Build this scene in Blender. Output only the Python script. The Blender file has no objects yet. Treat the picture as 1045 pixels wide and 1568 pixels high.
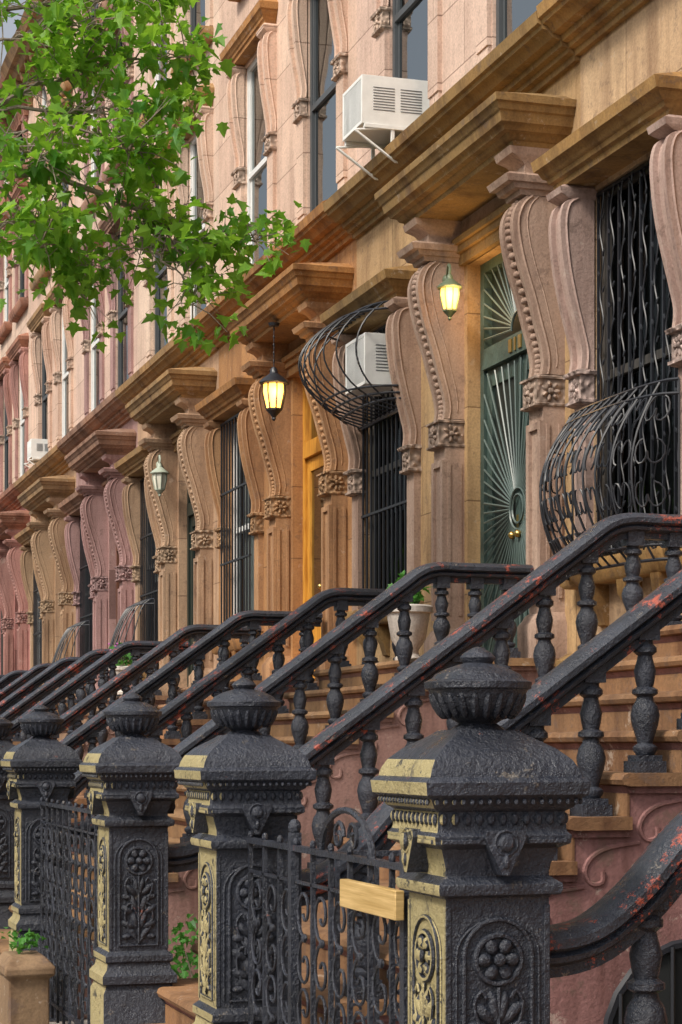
import bpy, bmesh, math, random
from mathutils import Matrix, Vector
R=random.Random(7)
CZ=1.78
scene=bpy.context.scene
# ---------------------------------------------------------------- materials
def newmat(n):
    m=bpy.data.materials.new(n); m.use_nodes=True
    nt=m.node_tree; b=nt.nodes['Principled BSDF']; return m,nt,b
def N(nt,t,**k):
    n=nt.nodes.new(t)
    for a,v in k.items():
        if a in n.inputs.keys(): n.inputs[a].default_value=v
        else: setattr(n,a,v)
    return n
def pos(nt,sc=(1,1,1)):
    g=N(nt,'ShaderNodeNewGeometry'); mp=N(nt,'ShaderNodeMapping'); mp.inputs['Scale'].default_value=sc
    nt.links.new(g.outputs['Position'],mp.inputs['Vector']); return mp.outputs['Vector']
def noise(nt,scale,det=4,rough=.6,sc=(1,1,1)):
    n=N(nt,'ShaderNodeTexNoise'); n.inputs['Scale'].default_value=scale; n.inputs['Detail'].default_value=det
    n.inputs['Roughness'].default_value=rough
    nt.links.new(pos(nt,sc),n.inputs['Vector']); return n.outputs['Fac']
def ramp(nt,fac,stops):
    r=N(nt,'ShaderNodeValToRGB'); e=r.color_ramp.elements
    while len(e)<len(stops): e.new(.5)
    for i,(p,c) in enumerate(stops):
        e[i].position=p; e[i].color=(c[0],c[1],c[2],1) if not isinstance(c,(int,float)) else (c,c,c,1)
    nt.links.new(fac,r.inputs['Fac']); return r.outputs['Color']
def mix(nt,fac,a,b,mode='MIX'):
    m=N(nt,'ShaderNodeMix',data_type='RGBA',blend_type=mode)
    for s,v in ((m.inputs[0],fac),(m.inputs[6],a),(m.inputs[7],b)):
        if isinstance(v,(int,float)): s.default_value=v
        elif isinstance(v,tuple): s.default_value=(v[0],v[1],v[2],1)
        else: nt.links.new(v,s)
    return m.outputs[2]
def bump(nt,b,h,st,dist=.01,prev=None):
    n=N(nt,'ShaderNodeBump'); n.inputs['Strength'].default_value=st; n.inputs['Distance'].default_value=dist
    nt.links.new(h,n.inputs['Height'])
    if prev: nt.links.new(prev,n.inputs['Normal'])
    nt.links.new(n.outputs['Normal'],b.inputs['Normal']); return n.outputs['Normal']
def stone(name,col,joints=None,tint=None,rough=.85,wear=1.0):
    m,nt,b=newmat(name)
    c=mix(nt,ramp(nt,noise(nt,.9,4),[(.35,0),(.7,1)]),(col[0]*.82,col[1]*.78,col[2]*.76),tint or (min(1,col[0]*1.08),min(1,col[1]*1.03),col[2]*1.0))
    st=ramp(nt,noise(nt,2.8,4,.75,(1,1,.12)),[(.32,(.46,.39,.36)),(.54,(1,1,1))])
    c=mix(nt,min(1,.8*wear),c,st,'MULTIPLY')
    f60=noise(nt,55,3); f7=noise(nt,6.5,5,.78)
    c=mix(nt,.7,c,ramp(nt,f60,[(.3,(.70,.70,.70)),(.6,(1.06,1.06,1.06))]),'MULTIPLY')
    c=mix(nt,ramp(nt,f7,[(.57,0),(.64,1)]),c,mix(nt,min(.8,.42*wear),c,(.13,.085,.065)))
    c=mix(nt,ramp(nt,f7,[(.34,1),(.39,0)]),c,mix(nt,min(.5,.25*wear),c,(.60,.52,.44)))
    nrm=bump(nt,b,f60,.4,.006)
    nrm=bump(nt,b,f7,.4,.02,nrm)
    if joints:
        w,h=joints
        g=N(nt,'ShaderNodeNewGeometry'); s=N(nt,'ShaderNodeSeparateXYZ'); cb=N(nt,'ShaderNodeCombineXYZ')
        nt.links.new(g.outputs['Position'],s.inputs[0]); nt.links.new(s.outputs['Y'],cb.inputs['X']); nt.links.new(s.outputs['Z'],cb.inputs['Y'])
        br=N(nt,'ShaderNodeTexBrick'); nt.links.new(cb.outputs[0],br.inputs['Vector'])
        br.inputs['Scale'].default_value=1; br.inputs['Brick Width'].default_value=w; br.inputs['Row Height'].default_value=h
        br.inputs['Mortar Size'].default_value=.006; br.inputs['Mortar Smooth'].default_value=.3
        br.inputs['Color1'].default_value=(1,1,1,1); br.inputs['Color2'].default_value=(.84,.80,.80,1); br.inputs['Mortar'].default_value=(.40,.34,.32,1)
        c=mix(nt,.85,c,br.outputs['Color'],'MULTIPLY')
        inv=N(nt,'ShaderNodeMath',operation='SUBTRACT'); inv.inputs[0].default_value=1; nt.links.new(br.outputs['Fac'],inv.inputs[1])
        bump(nt,b,inv.outputs[0],.6,.01,nrm)
    nt.links.new(c,b.inputs['Base Color']); b.inputs['Roughness'].default_value=rough
    return m
def carved(name,col):
    m,nt,b=newmat(name)
    v=N(nt,'ShaderNodeTexVoronoi',feature='SMOOTH_F1'); v.inputs['Scale'].default_value=22; nt.links.new(pos(nt),v.inputs['Vector'])
    c=mix(nt,ramp(nt,v.outputs['Distance'],[(.15,0),(.6,1)]),col,tuple(x*.42 for x in col))
    nt.links.new(c,b.inputs['Base Color']); b.inputs['Roughness'].default_value=.85
    bump(nt,b,v.outputs['Distance'],1,-.03); return m
def paint(name,col,wear=(.30,.20,.12),wt=.70,rough=.36,bs=.5,wear2=None,w2t=.60,lift=1.9,speck=None):
    m,nt,b=newmat(name)
    c=mix(nt,ramp(nt,noise(nt,3,4),[(.35,0),(.65,1)]),col,tuple(x*lift+.004 for x in col))
    c=mix(nt,ramp(nt,noise(nt,11,7,.78),[(wt,0),(wt+.02,1)]),c,wear)
    if wear2: c=mix(nt,ramp(nt,noise(nt,6,7,.88,(1,1.5,1)),[(w2t,0),(w2t+.015,1)]),c,wear2)
    n40=noise(nt,45,4,.75)
    if speck: c=mix(nt,ramp(nt,n40,[(.66,0),(.69,1)]),c,speck)
    nt.links.new(c,b.inputs['Base Color'])
    rr=ramp(nt,noise(nt,14,3),[(.3,rough-.12),(.7,rough+.25)]); nt.links.new(rr,b.inputs['Roughness'])
    n=bump(nt,b,n40,bs,.012); bump(nt,b,noise(nt,9,4,.7),.5,.02,n)
    return m
def plain(name,col,rough=.6,metal=0,em=None,es=0):
    m,nt,b=newmat(name)
    c=mix(nt,noise(nt,12,3),tuple(x*.85 for x in col),tuple(min(1,x*1.1) for x in col))
    nt.links.new(c,b.inputs['Base Color']); b.inputs['Roughness'].default_value=rough; b.inputs['Metallic'].default_value=metal
    if em: b.inputs['Emission Color'].default_value=(*em,1); b.inputs['Emission Strength'].default_value=es
    return m
def glassmat():
    m,nt,b=newmat('window_glass'); out=nt.nodes['Material Output']
    t=N(nt,'ShaderNodeBsdfTransparent'); t.inputs[0].default_value=(.62,.67,.67,1)
    g=N(nt,'ShaderNodeBsdfGlossy'); g.inputs['Roughness'].default_value=.05; g.inputs[0].default_value=(.36,.39,.40,1)
    f=N(nt,'ShaderNodeFresnel'); f.inputs[0].default_value=1.32
    bp=N(nt,'ShaderNodeBump'); bp.inputs['Strength'].default_value=.15; bp.inputs['Distance'].default_value=.05
    nt.links.new(noise(nt,1.5,2),bp.inputs['Height']); nt.links.new(bp.outputs[0],g.inputs['Normal'])
    mx=N(nt,'ShaderNodeMixShader'); nt.links.new(f.outputs[0],mx.inputs[0]); nt.links.new(t.outputs[0],mx.inputs[1]); nt.links.new(g.outputs[0],mx.inputs[2])
    nt.links.new(mx.outputs[0],out.inputs['Surface']); return m
def leafmat(name,c1,c2,tr=.45):
    m,nt,b=newmat(name); out=nt.nodes['Material Output']
    c=mix(nt,ramp(nt,noise(nt,2.4,5,.7),[(.36,0),(.62,1)]),c1,c2)
    nt.links.new(c,b.inputs['Base Color']); b.inputs['Roughness'].default_value=.5
    t=N(nt,'ShaderNodeBsdfTranslucent'); nt.links.new(mix(nt,.5,c,(c2[0]*1.5,c2[1]*1.4,c2[2]*.8)),t.inputs[0])
    mx=N(nt,'ShaderNodeMixShader'); mx.inputs[0].default_value=tr
    nt.links.new(b.outputs[0],mx.inputs[1]); nt.links.new(t.outputs[0],mx.inputs[2]); nt.links.new(mx.outputs[0],out.inputs['Surface']); return m
def woodmat(name,c1,c2,sc=(3,3,30)):
    m,nt,b=newmat(name)
    f=noise(nt,2.5,5,.6,sc)
    c=mix(nt,ramp(nt,f,[(.35,0),(.65,1)]),c1,c2)
    nt.links.new(c,b.inputs['Base Color']); b.inputs['Roughness'].default_value=.45
    bump(nt,b,f,.3,.004); return m

IRON=paint('black_iron_paint',(.017,.020,.029),(.13,.115,.10),.63,.28,1,(.20,.07,.05),.655,speck=(.10,.11,.13))
IRONW=paint('worn_iron_rail_paint',(.020,.024,.034),(.17,.15,.13),.62,.32,.9,(.36,.08,.05),.575,speck=(.10,.11,.125))
MUST=paint('lit_face_worn_ochre',(.34,.285,.14),(.04,.04,.035),.585,.5,1,(.15,.13,.08),.59,1.15,speck=(.42,.38,.26))  # warm street-side light painted as ochre on the black posts, with worn patches
BAR=plain('thin_iron_bar',(.018,.020,.026),.42)
GLASS=glassmat(); DARK=plain('dark_room',(.012,.014,.015),.9)
CURT=plain('white_curtain',(.75,.74,.70),.9); WFRAME=plain('white_sash_paint',(.7,.7,.68),.5); BFRAME=plain('dark_sash_paint',(.06,.055,.05),.5)
SASHG=plain('grey_sash_paint',(.07,.078,.085),.5)
WHITEM=plain('white_enamel',(.80,.80,.77),.45); GREY=plain('grey_fins',(.16,.17,.18),.5,.3)
BRASS=plain('brass',(.55,.38,.12),.3,.9)

# ---------------------------------------------------------------- mesh builder
class MB:
    def __init__(s,off=CZ): s.v=[];s.f=[];s.m=[];s.M=None;s.off=off
    def add(s,vs,fs,m=0):
        o=len(s.v)
        for p in vs:
            p=Vector(p)
            if s.M is not None: p=s.M@p
            s.v.append((p.x,p.y,p.z+s.off))
        for f in fs: s.f.append([i+o for i in f]); s.m.append(m)
    def box(s,x0,x1,y0,y1,z0,z1,m=0):
        s.add([(x0,y0,z0),(x1,y0,z0),(x1,y1,z0),(x0,y1,z0),(x0,y0,z1),(x1,y0,z1),(x1,y1,z1),(x0,y1,z1)],
              [(0,1,2,3),(4,5,6,7),(0,1,5,4),(1,2,6,5),(2,3,7,6),(3,0,4,7)],m)
    def rings(s,rs,m=0):
        vs=[];fs=[]
        for (x0,x1,y0,y1,z) in rs: vs+=[(x0,y0,z),(x1,y0,z),(x1,y1,z),(x0,y1,z)]
        for i in range(len(rs)-1):
            a=i*4
            for j in range(4): k=(j+1)%4; fs.append((a+j,a+k,a+4+k,a+4+j))
        fs.append((0,1,2,3)); a=4*(len(rs)-1); fs.append((a,a+1,a+2,a+3)); s.add(vs,fs,m)
    def prof(s,pts,y0,y1,m=0):
        n=len(pts); vs=[(x,y0,z) for x,z in pts]+[(x,y1,z) for x,z in pts]
        fs=[tuple(range(n)),tuple(range(n,2*n))]+[(i,(i+1)%n,n+(i+1)%n,n+i) for i in range(n)]
        s.add(vs,fs,m)
    def lathe(s,cx,cy,pr,n=16,m=0):
        vs=[];fs=[]
        for r,z in pr:
            for i in range(n): a=2*math.pi*i/n; vs.append((cx+r*math.cos(a),cy+r*math.sin(a),z))
        for k in range(len(pr)-1):
            for i in range(n): j=(i+1)%n; fs.append((k*n+i,k*n+j,(k+1)*n+j,(k+1)*n+i))
        fs.append(tuple(range(n))); fs.append(tuple(range((len(pr)-1)*n,len(pr)*n))); s.add(vs,fs,m)
    def tube(s,path,r,n=6,m=0,r1=None):
        P=[Vector(p) for p in path]; vs=[];fs=[]; L=len(P)
        up0=None
        for i,p in enumerate(P):
            t=(P[min(i+1,L-1)]-P[max(i-1,0)])
            if t.length<1e-7: t=Vector((0,0,1))
            t.normalize()
            u=up0 if up0 is not None else (Vector((0,0,1)) if abs(t.z)<.9 else Vector((1,0,0)))
            a=t.cross(u)
            if a.length<1e-4: a=t.cross(Vector((0,1,0)) if abs(t.y)<.9 else Vector((1,0,0)))
            a.normalize(); b=a.cross(t).normalized(); up0=b
            rr=r if r1 is None else r+(r1-r)*i/(L-1)
            for k in range(n): an=2*math.pi*(k+.5)/n; vs.append(p+a*(rr*math.cos(an))+b*(rr*math.sin(an)))
        for i in range(L-1):
            for k in range(n): j=(k+1)%n; fs.append((i*n+k,i*n+j,(i+1)*n+j,(i+1)*n+k))
        fs.append(tuple(range(n))); fs.append(tuple(range((L-1)*n,L*n))); s.add(vs,fs,m)
    def ell(s,c,r,m=0,nu=8,nv=6,rot=None):
        vs=[];fs=[]; c=Vector(c)
        for j in range(1,nv):
            ph=math.pi*j/nv
            for i in range(nu):
                th=2*math.pi*i/nu; p=Vector((r[0]*math.sin(ph)*math.cos(th),r[1]*math.sin(ph)*math.sin(th),r[2]*math.cos(ph)))
                if rot: p=rot@p
                vs.append(c+p)
        t=Vector((0,0,r[2])); t=rot@t if rot else t
        vs.append(c+t); vs.append(c-t); T=len(vs)-2
        for j in range(nv-2):
            for i in range(nu): k=(i+1)%nu; fs.append((j*nu+i,j*nu+k,(j+1)*nu+k,(j+1)*nu+i))
        for i in range(nu):
            k=(i+1)%nu; fs.append((T,k,i)); fs.append((T+1,(nv-2)*nu+i,(nv-2)*nu+k))
        s.add(vs,fs,m)
    def mesh(s,name,mats,smooth=True,ang=38):
        me=bpy.data.meshes.new(name); me.from_pydata(s.v,[],s.f)
        for m in mats: me.materials.append(m)
        me.polygons.foreach_set('material_index',s.m)
        bm=bmesh.new(); bm.from_mesh(me); bmesh.ops.recalc_face_normals(bm,faces=bm.faces); bm.to_mesh(me); bm.free()
        if smooth:
            me.polygons.foreach_set('use_smooth',[True]*len(me.polygons)); me.set_sharp_from_angle(angle=math.radians(ang))
        me.update(); return me
    def obj(s,name,mats,parent=None,smooth=True,bevel=0,ang=38):
        return put(name,s.mesh(name,mats,smooth,ang),parent,bevel=bevel)
def put(name,me,parent=None,loc=(0,0,0),rot=0,bevel=0,sc=None):
    o=bpy.data.objects.new(name,me); scene.collection.objects.link(o); o.location=loc; o.rotation_euler=(0,0,rot)
    if sc: o.scale=sc
    if parent: o.parent=parent
    if bevel:
        b=o.modifiers.new('bevel','BEVEL'); b.width=bevel; b.segments=2; b.limit_method='ANGLE'; b.angle_limit=math.radians(40); b.harden_normals=False
    return o
def empty(name):
    o=bpy.data.objects.new(name,None); scene.collection.objects.link(o); o.empty_display_size=.2; return o

# ---------------------------------------------------------------- ground
XW=5.7
def sheet(name,x0,x1,y0,y1,z,mat):
    b=MB(0); b.add([(x0,y0,z),(x1,y0,z),(x1,y1,z),(x0,y1,z)],[(0,1,2,3)]); return b.obj(name,[mat],smooth=False)
sheet('ground',-400,400,-400,400,-.15,stone('soil',(.12,.10,.08)))
asph,nt,b_=newmat('asphalt'); nt.links.new(ramp(nt,noise(nt,120,3),[(.3,(.03,.03,.032)),(.7,(.075,.075,.075))]),b_.inputs['Base Color']); b_.inputs['Roughness'].default_value=.85; bump(nt,b_,noise(nt,150,2),.5,.004)
sheet('road',-13,-3,-60,200,-.146,asph)
conc=stone('sidewalk_concrete',(.36,.35,.33))
mbs=MB(0)
for j in range(-10,60):
    for i in range(3): mbs.box(-2.85+i*1.5,-2.85+i*1.5+1.49,j*1.5,j*1.5+1.49,-.14,0.0)
mbs.box(1.65,5.7,-15,90,-.14,-.004)
mbs.obj('sidewalk',[conc],smooth=False)
k=MB(0); k.box(-3.0,-2.86,-15,90,-.14,.006); k.obj('kerb',[stone('kerb_granite',(.28,.28,.28))],bevel=.01)

# ---------------------------------------------------------------- house parts
D=[3.6,8.8,14.13,19.25,24.7,29.6,34.8,40.0,45.2,50.4]
W=[6.4,11.82,16.93,22.1,27.2,32.2,37.4,42.6,47.8]
#        wall            trim            surround
cols=[((.48,.36,.23),(.31,.22,.11),(.44,.34,.28)),
      ((.60,.44,.27),(.33,.215,.085),(.50,.375,.33)),
      ((.53,.37,.19),(.26,.175,.07),(.45,.33,.26)),
      ((.46,.25,.10),(.36,.195,.07),(.43,.25,.125)),
      ((.53,.37,.24),(.33,.22,.10),(.46,.32,.21)),
      ((.42,.275,.26),(.30,.19,.14),(.41,.26,.25)),
      ((.50,.35,.22),(.34,.23,.12),(.46,.32,.20)),
      ((.50,.24,.22),(.34,.18,.13),(.45,.25,.22)),
      ((.5,.36,.3),(.36,.26,.18),(.45,.33,.26))]
UP=[stone('upper_ashlar_%d'%i,c,(1.25,.56),wear=.5) for i,c in enumerate([(.74,.56,.44),(.74,.59,.47),(.74,.57,.47)])]

def console(mb,y0,y1,prf,beads,m=0):
    w=y1-y0; e=w*.22
    outer=[(XW+.01,prf[0][1])]+[(XW-p,z) for p,z in prf]+[(XW+.01,prf[-1][1])]
    inner=[(XW+.01,prf[0][1]-.002)]+[(XW-p+.035,z) for p,z in prf]+[(XW+.01,prf[-1][1]+.002)]
    mb.prof(outer,y0,y0+e,m); mb.prof(outer,y1-e,y1,m); mb.prof(inner,y0+e-.001,y1-e+.001,m)
    n=len(prf)
    cheek=[(XW-p+.045,y0,z) for p,z in prf]; mb.tube(cheek,.011,5,m)
    if beads:
        cheek=[(XW-p+.09+.03*math.sin(i/n*3.1),y0,z) for i,(p,z) in enumerate(prf[:-2])]; mb.tube(cheek,.006,5,m)
    if beads:
        yc=(y0+y1)/2
        for i in range(len(prf)-1):
            (p,z),(q,y)=prf[i],prf[i+1]; L=math.hypot(p-q,z-y); n=max(1,round(L/.075))
            for j in range(n):
                t=(j+.5)/n; mb.ell((XW-(p+(q-p)*t)+.018,yc,z+(y-z)*t),(.030,.036,.027),m,8,6)
def smoothp(pts,n=4):
    out=[]
    for i in range(len(pts)-1):
        p0=pts[max(i-1,0)];p1=pts[i];p2=pts[i+1];p3=pts[min(i+2,len(pts)-1)]
        for j in range(n):
            t=j/n; out.append(tuple(.5*((2*p1[a])+(-p0[a]+p2[a])*t+(2*p0[a]-5*p1[a]+4*p2[a]-p3[a])*t*t+(-p0[a]+3*p1[a]-3*p2[a]+p3[a])*t**3) for a in range(len(p1))))
    out.append(tuple(pts[-1])); return out
DP=smoothp([(.29,3.88),(.355,3.82),(.395,3.71),(.385,3.57),(.34,3.38),(.28,3.2),(.225,3.0),(.18,2.84),(.162,2.72),(.175,2.63)],3)
def ringp(mb,y0,y1,prs,m):
    mb.rings([(XW-a[1],XW+.01,y0-a[2],y1+a[2],a[0]) for a in prs],m)
def leafy(mb,x,y,z,s,m,ax='X'):
    for i in range(7):
        t=i*2*math.pi/7
        if ax=='X': mb.ell((x,y+s*.62*math.cos(t),z+s*.62*math.sin(t)),(s*.25,s*.34,s*.2),m,6,5,Matrix.Rotation(t,3,'X'))
        else: mb.ell((x+s*.62*math.cos(t),y,z+s*.62*math.sin(t)),(s*.34,s*.2,s*.2),m,6,5,Matrix.Rotation(-t,3,'Y'))
    mb.ell((x,y,z),(s*.3,s*.3,s*.3),m,6,5)
def door_surround(mb,c):
    for s in (-1,1):
        a,b=(c-1.13,c-.87) if s<0 else (c+.87,c+1.13)
        console(mb,a,b,DP,True)
        ringp(mb,a,b,[(3.885,.34,.0),(3.92,.35,.01),(3.925,.39,.025),(3.96,.41,.035),(3.965,.45,.05),(4.01,.47,.06),(4.025,.44,.05),(4.03,.33,.0)],0)
        ringp(mb,a,b,[(4.031,.31,0),(4.10,.30,-.01),(4.14,.34,.0),(4.17,.41,.02),(4.217,.43,.02)],0)
        ringp(mb,a,b,[(2.40,.20,.0),(2.41,.23,.01),(2.425,.23,.01),(2.43,.215,0),(2.595,.215,0),(2.60,.235,.012),(2.615,.235,.012),(2.625,.20,0)],2)
        yc=(a+b)/2
        leafy(mb,XW-.22,yc,2.512,.085,2); leafy(mb,XW-.11,a-.003,2.512,.08,2,'Y')
        mb.box(XW-.165,XW+.01,a,b,.9,2.40)
        for (u,v) in ((a-.001,a+.05),(b-.05,b+.001)): mb.box(XW-.19,XW-.16,u,v,1.02,2.30)
        mb.box(XW-.189,XW-.161,a+.05,b-.05,2.25,2.299); mb.box(XW-.189,XW-.161,a+.05,b-.05,1.021,1.08)
        mb.box(XW-.145,XW-.12,a-.012,a+.001,1.05,2.28); mb.box(XW-.05,XW-.025,a-.012,a+.001,1.05,2.28)
        ringp(mb,a,b,[(.62,.24,.04),(.86,.24,.04),(.90,.21,.02),(.93,.195,.01),(.95,.165,0)],0)
    ringp(mb,c-1.15,c+1.17,[(4.218,.40,0),(4.25,.41,.01),(4.26,.44,.03),(4.29,.46,.05),(4.30,.50,.08),(4.335,.52,.10),(4.345,.54,.12),(4.41,.555,.135),(4.42,.57,.15),(4.46,.585,.16),(4.47,.60,.18),(4.52,.605,.185),(4.535,.56,.14),(4.60,.2,.0)],1)
    mb.box(XW-.05,XW+.01,c-.87,c+.87,3.86,3.95,1); mb.box(XW-.08,XW+.01,c-.87,c+.87,3.95,4.01,1); mb.box(XW-.11,XW+.01,c-.87,c+.87,4.01,4.06,1); mb.box(XW-.03,XW+.01,c-.868,c+.868,4.06,4.218,0)
def win_surround(mb,c,hw,zs,zt,p=.25,blk=.24,base=None,cw=.21,full=True):
    base=base if base is not None else zt-1.45
    H=zt-.06-(base+blk)
    pr=smoothp([(.16,1),(.22,.97),(.25,.88),(.245,.75),(.22,.58),(.175,.4),(.12,.22),(.09,.1),(.10,0)],3)
    P=[(q*p/.25,base+blk+z*H) for q,z in pr]; f=min(1,p/.22)
    for s in (-1,1):
        a,b=(c-hw-cw,c-hw) if s<0 else (c+hw,c+hw+cw)
        console(mb,a,b,P,False)
        ringp(mb,a,b,[(base,.07*f,0),(base+.015,.12*f,.015),(base+.035,.12*f,.015),(base+.04,.10*f,.0),(base+blk-.04,.10*f,.0),(base+blk-.035,.13*f,.02),(base+blk-.012,.14*f,.02),(base+blk,.12*f,.0)],2)
        leafy(mb,XW-.10*f,(a+b)/2,base+blk/2,.075,2)
        mb.box(XW-.06*f,XW+.01,a+.01,b-.01,zs+.02,base)
        ringp(mb,a,b,[(zt-.06,p*.75,0),(zt-.03,p*1.0,.015),(zt+.01,p*1.05,.02),(zt+.03,p*.9,.0)],0)
    ringp(mb,c-hw-cw+.02,c+hw+cw-.02,[(zt+.031,p*.85,0),(zt+.07,p*.88,.01),(zt+.08,p*1.0,.02),(zt+.11,p*1.05,.03),(zt+.12,p*1.15,.045),(zt+.16,p*1.25,.06),(zt+.17,p*1.35,.08),(zt+.24,p*1.42,.09),(zt+.255,p*1.25,.07),(zt+.32,.04,0)],1)
    if full: mb.rings([(XW-.12,XW+.01,c-hw-.24,c+hw+.24,zs-.16),(XW-.14,XW+.01,c-hw-.26,c+hw+.26,zs-.14),(XW-.17,XW+.01,c-hw-.28,c+hw+.28,zs-.04),(XW-.16,XW+.01,c-hw-.27,c+hw+.27,zs)],1)
def window(mb,c,hw,z0,z1,fm,curt,dx=.05):
    x0,x1=XW+dx,XW+dx+.07; t=.06
    mb.box(x0,x1,c-hw,c-hw+t,z0,z1,fm); mb.box(x0,x1,c+hw-t,c+hw,z0,z1,fm)
    mb.box(x0+.002,x1,c-hw+t,c+hw-t,z1-t,z1,fm); mb.box(x0-.03,x1,c-hw+t,c+hw-t,z0,z0+t,fm)
    zm=(z0+z1)/2; mb.box(x0+.003,x1+.001,c-hw+t,c+hw-t,zm-.03,zm+.03,fm)
    for za,zb,xx in ((z0+t,zm-.03,x0+.045),(zm+.03,z1-t,x0+.025)):
        for a,b in ((c-hw+t,c-hw+t+.04),(c+hw-t-.04,c+hw-t)): mb.box(xx-.012,xx+.012,a,b,za,zb,fm)
    mb.add([(x0+.035,c-hw+t,z0+t),(x0+.035,c+hw-t,z0+t),(x0+.035,c+hw-t,z1-t),(x0+.035,c-hw+t,z1-t)],[(0,1,2,3)],2)
    if curt:
        zz=z0+t+(z1-z0)*curt
        vs=[];n=26
        for i in range(n+1):
            y=c-hw+t+(2*hw-2*t)*i/n; xx=x1+.05+.012*math.sin(i*1.9)
            vs+= [(xx,y,zz),(xx,y,z1-t)]
        mb.add(vs,[(2*i,2*i+2,2*i+3,2*i+1) for i in range(n)],3)
def wallgrid(mb,y0,y1,z0,z1,ops,m,dep=.14):
    ys=sorted({y0,y1}|{v for o in ops for v in o[:2]}); zs=sorted({z0,z1}|{v for o in ops for v in o[2:]})
    for i in range(len(ys)-1):
        for j in range(len(zs)-1):
            ym=(ys[i]+ys[i+1])/2; zm=(zs[j]+zs[j+1])/2
            if any(o[0]<ym<o[1] and o[2]<zm<o[3] for o in ops): continue
            mb.add([(XW,ys[i],zs[j]),(XW,ys[i+1],zs[j]),(XW,ys[i+1],zs[j+1]),(XW,ys[i],zs[j+1])],[(0,1,2,3)],m)
    for a,b,c,d in ops:
        X=XW+dep
        mb.add([(XW,a,c),(X,a,c),(X,a,d),(XW,a,d),(XW,b,c),(X,b,c),(X,b,d),(XW,b,d)],[(0,1,2,3),(4,5,6,7),(0,1,5,4),(3,2,6,7)],m)

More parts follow.
